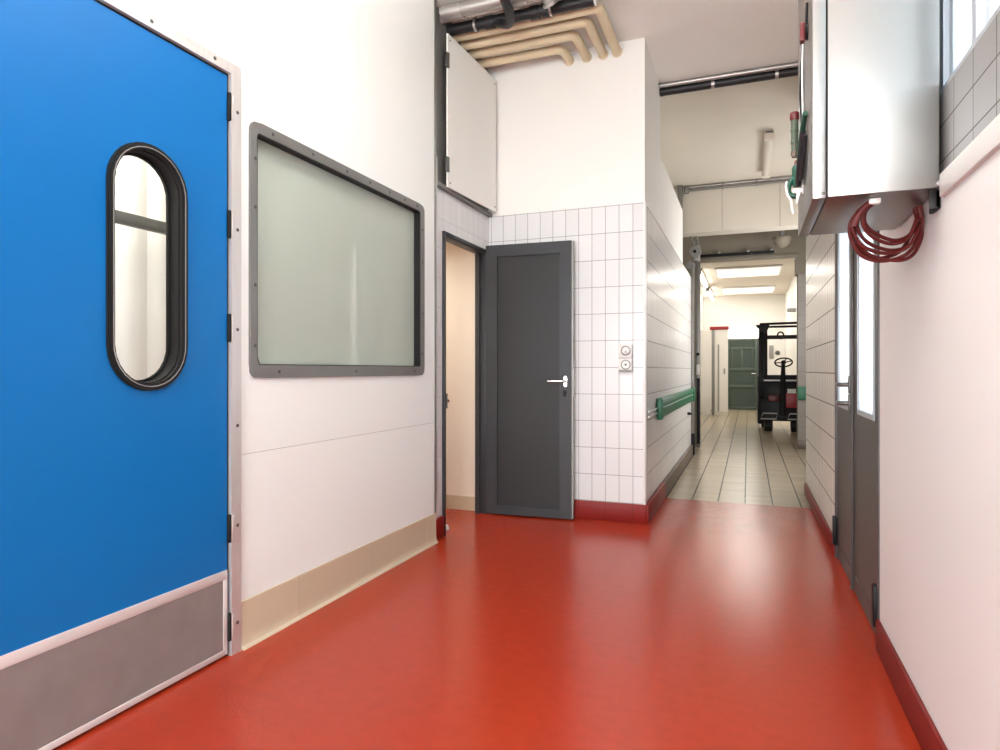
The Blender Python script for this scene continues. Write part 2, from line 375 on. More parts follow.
# corridor left wall
struct('wall_corridor_left', box(-0.85, -0.70, 4.851, 8.75, 0, 2.345), 'tile_y', 'white tiled left wall of the corridor', 'wall')
struct('wall_corridor_left', box(-0.85, -0.70, 4.851, 5.60, 2.346, CZ).box(-0.85, -0.70, 5.6001, 7.58, 2.346, 2.955), 'white', 'plain white wall above the corridor tiles with a stepped top', 'wall')
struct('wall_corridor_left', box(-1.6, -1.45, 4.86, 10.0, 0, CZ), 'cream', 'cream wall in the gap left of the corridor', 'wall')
struct('trim_4', box(-0.71, -0.692, 4.692, 4.712, 0.14, 2.345, bev=0.002).box(-0.699, -0.691, 4.712, 4.742, 0.14, 2.345, bev=0.002), 'plastic', 'white edge strip on the tiled wall corner', 'trim')
struct('baseboard_corridor', box(-0.699, -0.672, 4.70, 5.72, 0, 0.14, bev=0.004), 'redtile_y', 'dark red tile skirting at the corridor mouth on the left', 'baseboard')
struct('baseboard_corridor', box(-0.699, -0.672, 5.721, 8.70, 0, 0.14, bev=0.004), 'brown', 'brown skirting along the corridor left wall', 'baseboard')
# left wall skirting with a coved foot
cove = [(-1.899, 0.19), (-1.891, 0.19), (-1.891, 0.05)] + [(-1.891 + 0.016 * (1 - math.cos(t)), 0.05 - 0.046 * math.sin(t)) for t in (0.4, 0.8, 1.2, PI / 2)] + [(-1.873, 0), (-1.899, 0)]
struct('baseboard_left', MB().prism(cove, lambda u, v, d: (u, d, v), 1.998, 3.712), 'beige', 'beige tile skirting with coved foot below the frosted window', 'baseboard')
struct('baseboard_left', box(-1.924, -1.905, 3.7245, 3.862, 0, 0.14, bev=0.003), 'redtile_y', 'dark red skirting tile beside the inner doorway', 'baseboard')

# right wall
R = 0.49
rw = MB()
rw.box(R, 0.64, -3.6, 2.92, 0, 1.64).box(R, 0.64, 2.3, 2.92, 1.64, CZ).box(R, 0.64, 2.92, 4.29, 2.25, CZ).box(R + 0.02, 0.64, -3.6, 2.3, 3.1, CZ).box(R + 0.02, 0.64, -3.6, -0.9, 1.9, 3.1)
struct('wall_right', rw, 'pink', 'off-white smooth wall nearest on the right', 'wall')
struct('wall_right', box(R + 0.003, 0.64, -3.6, 2.3, 1.641, 1.876), 'tile_sill', 'grey tiled band of wall under the high window', 'wall')
struct('trim_5', box(R - 0.012, R + 0.006, -3.6, 2.02, 1.583, 1.645, bev=0.003), 'plastic', 'white ledge strip capping the near right wall', 'trim')
struct('wall_right', box(R, 0.64, 4.29, 6.39, 0, 2.345), 'tile_ry', 'pale tiled wall beyond the grey double door', 'wall')
struct('wall_right', box(R, 0.64, 4.29, 6.39, 2.346, CZ), 'white', 'white wall above the pale tiles at right', 'wall')
struct('wall_right', box(1.15, 1.3, 6.39, 10.0, 0, CZ).box(0.64, 1.3, 6.29, 6.39, 0, CZ), 'white', 'wall of the corridor bay hidden past the right tiles', 'wall')
struct('baseboard_right', box(R - 0.014, R, -3.6, 2.922, 0, 0.125, bev=0.004), 'redbase', 'dark red skirting along the near right wall', 'baseboard')
struct('baseboard_right', box(R - 0.014, R, 4.31, 6.39, 0, 0.10, bev=0.004), 'redbase', 'red skirting under the pale tiled wall', 'baseboard')
# rear wall behind the camera with a wide glazed front
struct('wall_rear', MB().box(-2.03, 0.64, -3.75, -3.6, 0, 0.6).box(-2.03, 0.64, -3.75, -3.6, 2.9, CZ).box(-2.03, -1.85, -3.75, -3.6, 0.6, 2.9).box(0.45, 0.64, -3.75, -3.6, 0.6, 2.9), 'white', 'white wall behind the camera around a wide window', 'wall')
w4 = thing('window_3', (-0.7, -3.68, 0.6), 'wide glazed window behind the camera', 'window', kind='structure')
obj('pane', box(-1.85, 0.45, -3.69, -3.68, 0.6, 2.9), 'daylight', w4)

# corridor bulkhead and end wall with the wide doorway
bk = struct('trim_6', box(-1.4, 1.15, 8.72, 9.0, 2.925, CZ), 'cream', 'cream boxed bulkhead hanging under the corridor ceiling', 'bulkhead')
obj('panel_joint', box(-0.315, -0.310, 8.7185, 8.721, 2.925, CZ).box(0.372, 0.377, 8.7185, 8.721, 2.925, CZ), 'olive', bk)
struct('wall_corridor_end', MB().box(-1.45, -0.72, 10.0, 10.2, 0, 2.77).box(-1.45, 1.3, 10.0, 10.2, 2.77, CZ).box(0.66, 1.3, 10.0, 10.2, 2.48, 2.77), 'olive', 'shade-darkened olive wall over the wide doorway at corridor end', 'wall')
pl = struct('wall_corridor_end', box(0.66, 1.15, 9.98, 10.2, 0, 2.48), 'tile_pillar', 'grey tiled pillar right of the far doorway', 'pillar')
struct('baseboard_corridor', box(0.652, 1.15, 9.965, 9.98, 0, 0.13, bev=0.003), 'brown', 'brown skirting at the foot of the grey tiled pillar', 'baseboard')
struct('trim_7', MB().box(-0.69, 0.66, 9.96, 10.0, 2.72, 2.775, bev=0.003).box(0.632, 0.66, 9.97, 10.2, 2.48, 2.72), 'olive', 'shade-darkened olive frame along the top of the far doorway', 'trim')

# bright far room
struct('wall_far', box(-1.35, 1.1, 19.2, 19.35, 0, 3.2), 'farwhite', 'bright white end wall of the far room', 'wall')
struct('wall_far', box(-1.35, -1.2, 10.2, 19.2, 0, 3.2), 'fartile', 'bright white left wall of the far room', 'wall')
struct('wall_far', box(0.95, 1.1, 10.2, 19.2, 0, 3.2), 'farwhite', 'bright white right wall of the far room', 'wall')
# side rooms behind the left wall
sr = MB().box(-4.2, -4.1, -0.4, 3.7, 0, 3.0).box(-4.1, -2.03, -0.5, -0.4, 0, 3.0).box(-4.1, -2.03, 3.60, 3.70, 0, 3.0).box(-4.2, -2.03, -0.5, 3.7, 3.0, 3.1)
struct('wall_side_room', sr, 'white', 'white walls of the room behind the blue door', 'wall')
st = MB().box(-3.6, -3.5, 3.70, 4.70, 0, 2.16).box(-3.5, -1.99, 3.705, 3.722, 0, 2.16).box(-3.6, -1.99, 3.705, 4.6995, 2.16, 2.26).box(-3.5, -1.99, 4.66, 4.6995, 0, 2.16)
struct('wall_store_room', st, 'creamroom', 'cream wall seen through the inner doorway', 'wall')
struct('baseboard_store', box(-3.5, -1.99, 4.645, 4.66, 0, 0.11), 'beige', 'beige tile skirting inside the inner doorway', 'baseboard')

# ------------------------------------------------------------------ blue swing door
FY = lambda u, v, d: (d, u, v)
d1 = thing('door_1', (-1.9, 1.45, 0), 'blue swing door with oval porthole and steel kick plate', 'door', kind='structure')
cy, cz, A, B_ = 1.582, 1.467, 0.145, 0.409
L0, L1, L2, L3 = 0.945 - cy, 1.932 - cy, 0.012 - cz, 2.270 - cz
ang = sorted([2 * PI * k / 96 for k in range(96)] + [math.atan2(v, u) % (2 * PI) for u in (L0, L1) for v in (L2, L3)])
sh = lambda pts: [(u + cy, v + cz) for u, v in pts]
leaf = obj('leaf', MB().ring(sh(star(rect_in(L0, L1, L2, L3), ang)), sh(star(cap_in(A, B_), ang)), FY, -1.945, -1.897), 'blue', d1)
pr = MB()
a96 = [2 * PI * k / 96 for k in range(96)]
prof = [(0.154, 0.418, 0.130, 0.394, -1.900, -1.886), (0.150, 0.414, 0.134, 0.398, -1.886, -1.881), (0.142, 0.406, 0.126, 0.390, -1.945, -1.900), (0.146, 0.41, 0.118, 0.382, -1.952, -1.941)]
for oa, ob, ia, ib, x0, x1 in prof:
    pr.ring(sh(star(cap_in(oa, ob), a96)), sh(star(cap_in(ia, ib), a96)), FY, x0, x1)
obj('porthole_frame', pr, 'rubber', leaf)
obj('bead', MB().ring(sh(star(cap_in(0.1405, 0.4045), a96)), sh(star(cap_in(0.1375, 0.4015), a96)), FY, -1.8812, -1.8795), 'greyp', leaf)
obj('pane', MB().prism(sh(star(cap_in(0.122, 0.386), a96)), FY, -1.948, -1.943), 'glass', leaf)
kp = obj('kick_plate', box(-1.8975, -1.8955, 0.955, 1.920, 0.024, 0.330), 'kick', d1)
kb = MB().box(-1.8975, -1.8925, 0.947, 1.931, 0.305, 0.341, bev=0.001).box(-1.8975, -1.8925, 0.947, 1.931, 0.012, 0.033, bev=0.001).box(-1.8975, -1.8925, 1.911, 1.931, 0.033, 0.305, bev=0.001).box(-1.8975, -1.8925, 0.947, 0.965, 0.033, 0.305, bev=0.001)
obj('edging', kb, 'alubright', kp)
fr = MB()
def mitre(pts): fr.prism(pts, FY, -1.93, -1.885)
mitre([(1.944, 0), (1.995, 0), (1.995, 2.324), (1.944, 2.281)])
mitre([(0.936, 2.281), (1.944, 2.281), (1.995, 2.324), (0.885, 2.324)])
mitre([(0.885, 0), (0.936, 0), (0.936, 2.281), (0.885, 2.324)])
f1 = obj('frame', fr, 'alu', d1, smooth=False)
for z in (2.14, 1.675, 1.28, 0.90, 0.505, 0.12): screw(f1, (-1.885, 1.975, z), (1, 0, 0), 0.007)
for y in (1.03, 1.29, 1.585, 1.86): screw(f1, (-1.885, y, 2.303), (1, 0, 0), 0.007)
for z in (2.15, 1.69, 1.285, 0.50, 0.115):
    hg_ = obj('hinge', MB().box(-1.886, -1.8815, 1.945, 1.960, z - 0.052, z + 0.048, bev=0.001), 'alu', d1)
    obj('knuckle', MB().box(-1.899, -1.883, 1.930, 1.943, z - 0.055, z + 0.055, bev=0.004), 'rubber', hg_)
obj('seal', box(-1.94, -1.903, 1.932, 1.944, 0.0, 2.281).box(-1.94, -1.903, 0.94, 1.944, 2.270, 2.281).box(-1.94, -1.903, 0.936, 0.945, 0, 2.28), 'rubber', d1)
# strip curtain and rail seen through the porthole
sc_ = thing('strip_curtain', (-3.2, 2.1, 0), 'milky strip curtain seen through the oval porthole', 'curtain')
for k in range(11):
    y0 = 1.1 + k * 0.19
    pts = [(y0 + 0.22 * t, -3.2 + 0.03 * math.sin(PI * t) + 0.012 * (k % 2)) for t in [i / 8 for i in range(9)]]
    poly = pts + [(u, v - 0.003) for u, v in pts[::-1]]
    obj('strip', MB().prism(poly, lambda u, v, d: (v, u, d), 0.02, 2.75), 'curtain', sc_)
obj('hanging_rail', box(-3.25, -3.12, 1.0, 3.3, 2.73, 2.80, bev=0.004), 'alu', sc_)
br_ = thing('crash_bar', (-2.9, 2.3, 0), 'grey horizontal bar seen through the oval porthole', 'bar')
obj('bar', box(-2.92, -2.88, 0.9, 3.3, 1.845, 1.905, bev=0.004), 'screw', br_)
obj('post', box(-2.92, -2.88, 3.2, 3.26, 0, 1.845, bev=0.004), 'steeldark', br_)
obj('post', box(-2.92, -2.88, 1.0, 1.06, 0, 1.845, bev=0.004), 'steeldark', br_)

# ------------------------------------------------------------------ frosted observation window
w1 = thing('window_1', (-1.9, 2.8, 1.085), 'frosted window in screwed grey steel frame beside blue door', 'window', kind='structure')
c_y, c_z = 2.801, 1.611
wa = sorted([2 * PI * k / 160 for k in range(160)] + [math.atan2(v, u) % (2 * PI) for u in (-0.745, 0.745) for v in (-0.52, 0.52)] + [math.atan2(v, u) % (2 * PI) for u in (-0.698, 0.683) for v in (-0.470, 0.468)])
sw = lambda pts: [(u + c_y, v + c_z) for u, v in pts]
ou = sw(star(rect_in(-0.750, 0.747, -0.525, 0.537, 0.045), wa)); inn = sw(star(rect_in(-0.714, 0.694, -0.470, 0.491), wa))
wf = obj('frame', MB().ring(ou, inn, FY, -1.90, -1.888), 'frame', w1)
obj('gasket', MB().ring(sw(star(rect_in(-0.7135, 0.6935, -0.4695, 0.4905), wa)), sw(star(rect_in(-0.710, 0.689, -0.466, 0.487), wa)), FY, -1.945, -1.889), 'rubber', w1)  # gasket laid over the reveal; its black draws the shadow gap
obj('pane', box(-1.940, -1.932, c_y - 0.7095, c_y + 0.6885, c_z - 0.4655, c_z + 0.4865), 'frost', w1)
for u in (-0.62, -0.35, -0.08, 0.13, 0.33, 0.50, 0.65): screw(wf, (-1.888, c_y + u, c_z + 0.514), (1, 0, 0), 0.008)
for u in (-0.58, 0.0, 0.62): screw(wf, (-1.888, c_y + u, c_z - 0.498), (1, 0, 0), 0.008)
for v in (0.38, 0.18, -0.14, -0.39):
    screw(wf, (-1.888, c_y - 0.725, c_z + v), (1, 0, 0), 0.008); screw(wf, (-1.888, c_y + 0.716, c_z + v), (1, 0, 0), 0.008)

# ------------------------------------------------------------------ access panel over the inner doorway
hy, fy2 = 3.865, 4.672
def ap(u, v, d):   # hinged at the left edge, a little ajar at the right
    t = (u - hy) / (fy2 - hy); return (-1.892 + 0.030 * t + d, u, v)
pan = thing('access_panel', (-1.89, 4.27, 2.36), 'white hinged access panel ajar above the inner doorway', 'panel')
obj('board', MB().prism([(hy, 2.352), (fy2, 2.364), (fy2, 3.402), (hy, 3.385)], ap, 0, 0.012), 'white', pan)
for z in (2.50, 3.20):
    obj('hinge', MB().box(-1.896, -1.872, hy - 0.032, hy - 0.004, z - 0.05, z + 0.05, bev=0.004).tube([(-1.876, hy - 0.002, z - 0.05), (-1.876, hy - 0.002, z + 0.05)], 0.008), 'screw', pan)
for y, z in ((hy + 0.03, 2.385), (hy + 0.03, 3.35), (fy2 - 0.03, 2.40), (fy2 - 0.03, 3.365)):
    screw(pan, (ap(y, z, 0.012)[0], y, z), (1, 0, 0), 0.007)

# ------------------------------------------------------------------ inner doorway: dark frame and open grey leaf
d2 = thing('door_2', (-1.92, 4.25, 0), 'open anthracite grey door against the white tiled wall', 'door', kind='structure')
df = MB()
df.box(-1.987, -1.905, 3.866, 3.888, 0, 2.060, bev=0.003).box(-1.987, -1.905, 3.888, 4.585, 2.025, 2.060, bev=0.003).box(-1.987, -1.905, 4.585, 4.628, 0, 2.060, bev=0.003).box(-1.987, -1.95, 4.565, 4.585, 0, 2.025)
obj('frame', df, 'anth2', d2)
hinge_pt = Vector((-1.897, 4.607, 0)); free = Vector((-1.213, 4.642, 0))
ux = (free - hinge_pt).normalized(); W = (free - hinge_pt).length - 0.012
def lf(u, v, d):   # u along the leaf, v up, d towards the camera
    n = Vector((ux.y, -ux.x, 0)); p = hinge_pt + ux * u + n * d; return (p.x, p.y, v)
T = 0.045
outer = [(0, 0.012), (W, 0.012), (W, 2.083), (0, 2.083)]
inner = [(0.085, 0.07), (W - 0.085, 0.07), (W - 0.085, 2.0), (0.085, 2.0)]
lv = MB().ring(outer, inner, lf, -T + 0.045, 0.045)
lv.ring([(0.081, 0.066), (W - 0.081, 0.066), (W - 0.081, 2.004), (0.081, 2.004)], [(0.092, 0.077), (W - 0.092, 0.077), (W - 0.092, 1.993), (0.092, 1.993)], lf, 0.03, 0.0465)
leaf2 = obj('leaf', lv, 'anth2', d2, smooth=False)
obj('infill', MB().prism(inner, lf, 0.008, 0.028), 'anth', leaf2, smooth=False)
obj('edge_strip', MB().prism([(W - 0.0, 0.012), (W + 0.012, 0.012), (W + 0.012, 2.083), (W, 2.083)], lf, -0.004, 0.03), 'steeldark', leaf2, smooth=False)
hp = lambda u, v, d: Vector(lf(u, v, d))
hu = W - 0.043
hb = MB(); nrm = (hp(0, 0, 1) - hp(0, 0, 0))
star_pts = [(hu + u, 1.035 + v) for u, v in star(cap_in(0.013, 0.042), [2 * PI * k / 32 for k in range(32)])]
hb.prism(star_pts, lf, 0.045, 0.052)
hb.tube([hp(hu, 1.037, 0.05), hp(hu, 1.037, 0.075), hp(hu - 0.004, 1.037, 0.09), hp(hu - 0.02, 1.037, 0.098), hp(hu - 0.125, 1.037, 0.098)], [0.010, 0.010, 0.010, 0.0095, 0.008], 12)
obj('handle', hb, 'chrome', leaf2)
obj('key_cylinder', MB().prism([(hu - 0.002 + u, 0.945 + v) for u, v in star(cap_in(0.014, 0.026), [2 * PI * k / 24 for k in range(24)])], lf, 0.045, 0.054), 'black', leaf2)
obj('lock_plate', MB().prism([(W + 0.0122, 0.92), (W + 0.0135, 0.92), (W + 0.0135, 1.12), (W + 0.0122, 1.12)], lf, 0.004, 0.024), 'greyp', leaf2)
for z in (0.28, 1.05, 1.85):
    obj('hinge', MB().tube([(-1.897, 4.60, z - 0.05), (-1.897, 4.60, z + 0.05)], 0.010, 12), 'black', d2)
obj('latch_keep', MB().box(-1.906, -1.898, 3.888, 3.897, 0.86, 0.96).box(-1.908, -1.893, 3.885, 3.915, 0.90, 0.92, bev=0.003), 'screw', d2)
obj('door_stop', MB().lathe((-1.975, 4.03, 0), (0, 0, 1), [(0, 0.022), (0.012, 0.022), (0.03, 0.016), (0.034, 0.008)], 16), 'plastic', label='small white door stop on the floor inside the inner doorway', category='door stop')

# ------------------------------------------------------------------ switch and socket on the tiled wall
def wall_fitting(name, x0, x1, z0, z1, label, cat, socket):
    t = thing(name, ((x0 + x1) / 2, 4.70, z0), label, cat)
    obj('housing', box(x0, x1, 4.652, 4.699, z0, z1, bev=0.006, seg=3), 'plastic', t)
    cx, cz_ = (x0 + x1) / 2 + 0.006, (z0 + z1) / 2 + 0.004
    obj('bezel', MB().lathe((cx, 4.653, cz_), (0, -1, 0), [(0, 0.036), (0.006, 0.036), (0.008, 0.031), (0.003, 0.030), (0.002, 0.004)], 28), 'greyplast', t)
    if socket:
        obj('insert', MB().lathe((cx, 4.6495, cz_), (0, -1, 0), [(0, 0.028), (0.003, 0.027), (0.003, 0.010), (0.0005, 0.008)], 24), 'plastic', t)
        obj('contact', MB().lathe((cx, 4.648, cz_), (0, -1, 0), [(0, 0.008), (0.002, 0.007)], 12), 'screw', t)
        obj('flap', box(x0 + 0.008, x1 - 0.004, 4.632, 4.652, z0 + 0.002, z0 + 0.016, bev=0.003), 'greyplast', t)
    else:
        obj('button', MB().lathe((cx, 4.6495, cz_), (0, -1, 0), [(0, 0.028), (0.008, 0.027), (0.011, 0.022), (0.012, 0.005)], 24), 'plastic', t)
        obj('pilot_mark', MB().lathe((cx + 0.002, 4.638, cz_ - 0.008), (0, -1, 0), [(0, 0.007), (0.002, 0.006)], 12), 'greyplast', t)
wall_fitting('light_switch', -0.885, -0.785, 1.207, 1.306, 'white round-button light switch on tiles, above the socket', 'switch', False)
wall_fitting('wall_socket', -0.885, -0.785, 1.105, 1.204, 'white round wall socket on tiles, directly below the switch', 'socket', True)

# ------------------------------------------------------------------ beige insulated pipes below the ceiling
ends = [(-0.900, 4.075, 3.468, 0), (-1.005, 4.205, 3.468, 0), (-1.13, 4.345, 3.468, 0), (-1.265, 4.50, 3.468, 0)]
plabels = ['beige insulated pipe under ceiling, longest, elbow farthest right', 'beige insulated pipe under ceiling, second longest, inside the longest', 'beige insulated pipe under ceiling, third, outside the shortest', 'beige insulated pipe under ceiling, shortest, lowest in view by the corner']
xs = [-1.262, -1.13, -1.012, -0.912][::-1]
for (x, y, z, _), lb, xe in zip(ends, plabels, xs):
    t = thing('insulated_pipe', (-1.4, y, z), lb, 'pipe', 'beige insulated pipes by the facing wall')
    r = 0.033
    b_ = bend([(-1.929, y, z), (x, y, z), (x, 4.699, z)], 0.055)
    obj('jacket', MB().tube(b_, r, 16), 'beigep', t)
    obj('wall_collar', MB().lathe((x, 4.699, z), (0, -1, 0), [(0, r + 0.006), (0.008, r + 0.006), (0.012, r + 0.001)], 20), 'beigep', t)
    obj('jacket_band', MB().tube([(-1.55 + 0.05 * y, y, z), (-1.53 + 0.05 * y, y, z)], r + 0.0015, 16), 'beigep', t)

# black insulated pipe with a junction, grey pipes above it
t = thing('black_pipe', (-1.4, 3.97, 3.43), 'black insulated pipe with fittings beside the beige pipes', 'pipe')
obj('insulation', MB().tube([(-1.929, 3.97, 3.462), (-0.90, 3.97, 3.462)], 0.036, 14), 'blackp', t)
obj('branch', MB().tube(spin([(-1.57, 3.97, 3.455), (-1.50, 3.94, 3.41), (-1.44, 3.87, 3.375), (-1.40, 3.76, 3.372), (-1.39, 3.64, 3.395), (-1.39, 3.45, 3.46)], 6), 0.030, 12), 'blackp', t)
for x in (-1.62, -1.30, -1.22): obj('joint_sleeve', MB().tube([(x - 0.03, 3.97, 3.46), (x + 0.03, 3.97, 3.46)], 0.043, 14), 'blackp', t)
for x in (-1.72, -1.19): obj('clamp', MB().tube([(x - 0.008, 3.97, 3.462), (x + 0.008, 3.97, 3.462)], 0.046, 14).box(x - 0.004, x + 0.004, 3.966, 3.974, 3.50, CZ), 'greyp', t)
obj('end_cap', MB().tube([(-0.905, 3.97, 3.462), (-0.893, 3.97, 3.462)], 0.037, 14), 'plastic', t)
t = thing('metal_pipe', (-1.4, 3.86, 3.47), 'slim grey metal pipe between black pipe and thick pipe', 'pipe')
obj('pipe_run', MB().tube([(-2.0, 3.865, 3.485), (-0.55, 3.865, 3.485)], 0.024, 12), 'greylight', t)
for x in (-1.75, -1.2): obj('clamp', MB().tube([(x - 0.01, 3.865, 3.485), (x + 0.01, 3.865, 3.485)], 0.030, 12).box(x - 0.004, x + 0.004, 3.861, 3.869, 3.5, CZ), 'greyp', t)
t = thing('metal_pipe', (-1.4, 3.77, 3.45), 'thick grey metal pipe under ceiling, nearest to the camera', 'pipe')
obj('pipe_run', MB().tube([(-1.88, 3.775, 3.47), (-0.55, 3.775, 3.47)], 0.044, 16), 'greyp', t)
for x in (-1.78, -1.34, -0.95): obj('coupling', MB().tube([(x - 0.05, 3.775, 3.47), (x + 0.05, 3.775, 3.47)], 0.049, 16), 'greyp', t)
obj('valve', MB().lathe((-1.16, 3.80, 3.435), (0.2, 0.5, -0.6), [(-0.03, 0.04), (0.02, 0.04), (0.03, 0.05), (0.045, 0.05), (0.05, 0.03)], 20), 'greyp', t)

# twin pipe run where the corridor ceiling begins
t = thing('black_pipe', (-0.1, 5.48, 3.45), 'black insulated pipe crossing over the corridor mouth', 'pipe')
obj('insulation', MB().tube([(-0.70, 5.555, 3.487), (0.49, 5.555, 3.487)], 0.034, 14), 'blackp', t)
for x in (-0.27, 0.215): obj('clamp', MB().tube([(x - 0.012, 5.555, 3.487), (x + 0.012, 5.555, 3.487)], 0.036, 14).box(x - 0.004, x + 0.004, 5.551, 5.559, 3.52, CZ), 'greyp', t)
obj('end_sleeve', MB().tube([(-0.699, 5.555, 3.487), (-0.665, 5.555, 3.487)], 0.036, 14), 'blackp', t)
obj('metal_pipe', MB().tube([(-0.70, 5.50, 3.517), (0.49, 5.50, 3.517)], 0.019, 12), 'greyp', label='thin pale metal pipe beside black pipe over corridor mouth', category='pipe')

# ------------------------------------------------------------------ corridor fittings
t = thing('batten_light', (0.2, 7.6, 3.46), 'unlit tube light on the cream corridor ceiling', 'light')
obj('housing', box(0.160, 0.240, 6.95, 8.36, 3.505, CZ, bev=0.004), 'greylight', t)
obj('diffuser', MB().tube([(0.20, 7.0, 3.485), (0.20, 8.30, 3.485)], 0.044, 14), 'tubeoff', t)
for a, b in ((6.95, 7.01), (8.30, 8.36)): obj('end_cap', box(0.152, 0.248, a, b, 3.438, 3.53, bev=0.006), 'tubeoff', t)
t = thing('cable_conduit', (-0.1, 8.69, 3.47), 'grey twin conduit along the top of cream bulkhead', 'conduit')
obj('conduit', MB().tube([(-0.74, 8.695, 3.515), (0.80, 8.695, 3.515)], 0.016, 10), 'greyp', t)
obj('conduit', MB().tube([(-0.74, 8.695, 3.475), (0.80, 8.695, 3.475)], 0.014, 10), 'steeldark', t)
obj('end_box', box(-0.78, -0.72, 8.66, 8.718, 3.44, 3.53, bev=0.004), 'steeldark', t)
for x in (-0.3, 0.1): obj('saddle', box(x - 0.01, x + 0.01, 8.676, 8.719, 3.458, 3.532, bev=0.002), 'steeldark', t)
obj('support_post', box(-0.86, -0.80, 8.62, 8.70, 2.3, CZ, bev=0.004), 'steeldark', label='grey metal post behind the stepped white corridor wall', category='post')
t = thing('alarm_bell', (0.45, 9.5, 2.8), 'grey domed alarm bell hanging below cream bulkhead', 'bell')
obj('bracket', MB().tube([(0.43, 9.5, 3.54), (0.43, 9.5, 2.91)], 0.032, 12), 'greyplast', t)
obj('dome', MB().lathe((0.43, 9.5, 2.94), (0, 0, -1), [(0, 0.05), (0.01, 0.115), (0.03, 0.12), (0.085, 0.105), (0.13, 0.07), (0.155, 0.02)], 24), 'olive', t)
# sliding-door track, pulley and post in front of the end wall
t = thing('sliding_door_track', (0, 9.93, 2.75), 'dark track bar above the far doorway', 'track')
obj('rail', box(-0.69, 0.35, 9.90, 9.95, 2.795, 2.83, bev=0.004), 'black', t)
for x in (-0.4, 0.0, 0.32): obj('bracket', box(x - 0.02, x + 0.02, 9.90, 9.999, 2.83, 2.87, bev=0.003), 'steeldark', t)
t = thing('door_pulley', (-0.66, 8.95, 2.5), 'grey pulley block and cable at top of corridor post', 'pulley')
obj('housing', box(-0.70, -0.60, 8.92, 9.02, 2.58, 2.80, bev=0.012), 'steeldark', t)
obj('wheel', MB().lathe((-0.66, 8.90, 2.70), (0, -1, 0), [(0, 0.075), (0.01, 0.08), (0.015, 0.07), (0.03, 0.07), (0.035, 0.08), (0.045, 0.075)], 24), 'recess', t)
obj('pin', MB().lathe((-0.66, 8.86, 2.70), (0, -1, 0), [(0, 0.02), (0.02, 0.02), (0.025, 0.01)], 12), 'black', t)
obj('wheel', MB().lathe((-0.72, 8.92, 2.52), (0, -1, 0), [(0, 0.055), (0.01, 0.06), (0.02, 0.05), (0.03, 0.06), (0.04, 0.055)], 24), 'recess', t)
obj('strut', MB().tube([(-0.67, 8.95, 2.79), (-0.72, 8.96, 2.9), (-0.74, 8.97, 3.5)], 0.016, 8).tube([(-0.62, 8.97, 2.79), (-0.68, 8.98, 3.1), (-0.68, 8.98, 3.5)], 0.014, 8), 'recess', t)
t = thing('guide_post', (-0.675, 8.74, 0), 'slim dark post at end of the corridor handrail', 'post')
obj('channel', box(-0.699, -0.665, 8.755, 8.80, 0.0, 2.50, bev=0.003), 'steeldark', t)
obj('foot', box(-0.700, -0.655, 8.745, 8.81, 0.0, 0.28, bev=0.003), 'black', t)
t = thing('guide_post', (-0.68, 9.68, 0), 'grey door post with latch box left of far doorway', 'post')
obj('channel', box(-0.715, -0.645, 9.66, 9.72, 0.0, 2.76, bev=0.004), 'steeldark', t)
obj('latch_box', box(-0.70, -0.648, 9.63, 9.665, 1.05, 1.20, bev=0.006), 'greylight', t)
obj('knob', MB().lathe((-0.675, 9.662, 1.35), (0, -1, 0), [(0, 0.022), (0.025, 0.022), (0.03, 0.01)], 12), 'black', t)
obj('edge_guard', box(-0.69, -0.65, 9.645, 9.665, 0.05, 1.0, bev=0.004), 'black', t)

# green wall guards
def guard_profile(x): return [(x, 0.885), (x + 0.036, 0.879), (x + 0.042, 0.868), (x + 0.042, 0.835), (x + 0.034, 0.828), (x + 0.034, 0.812), (x + 0.042, 0.806), (x + 0.042, 0.745), (x + 0.034, 0.728), (x, 0.722)]
t = thing('wall_guard', (-0.68, 7.0, 0.72), 'long green bumper rail on the corridor left wall', 'rail')
obj('rail', MB().prism(guard_profile(-0.693), lambda u, v, d: (u, d, v), 5.36, 8.72), 'green', t)
obj('end_cap', box(-0.694, -0.644, 5.28, 5.375, 0.715, 0.892, bev=0.012, seg=3), 'green', t)
obj('end_cap', box(-0.694, -0.644, 8.55, 8.735, 0.715, 0.892, bev=0.012, seg=3), 'green', t)
for z in (0.812, 0.772): obj('fixing_rod', MB().tube([(-0.684, 4.78, z), (-0.684, 5.30, z)], 0.0065, 10), 'greyp', t)
obj('wall_guard', box(0.655, 0.86, 9.925, 9.979, 0.70, 0.885, bev=0.012, seg=3), 'green', label='short green bumper block on the grey tiled pillar', category='rail')
obj('rail_hook', MB().lathe((-0.699, 8.2, 0.58), (1, 0, 0), [(0, 0.018), (0.02, 0.018), (0.05, 0.012), (0.055, 0.004)], 12), 'black', label='small black wall knob under the green corridor rail', category='knob')

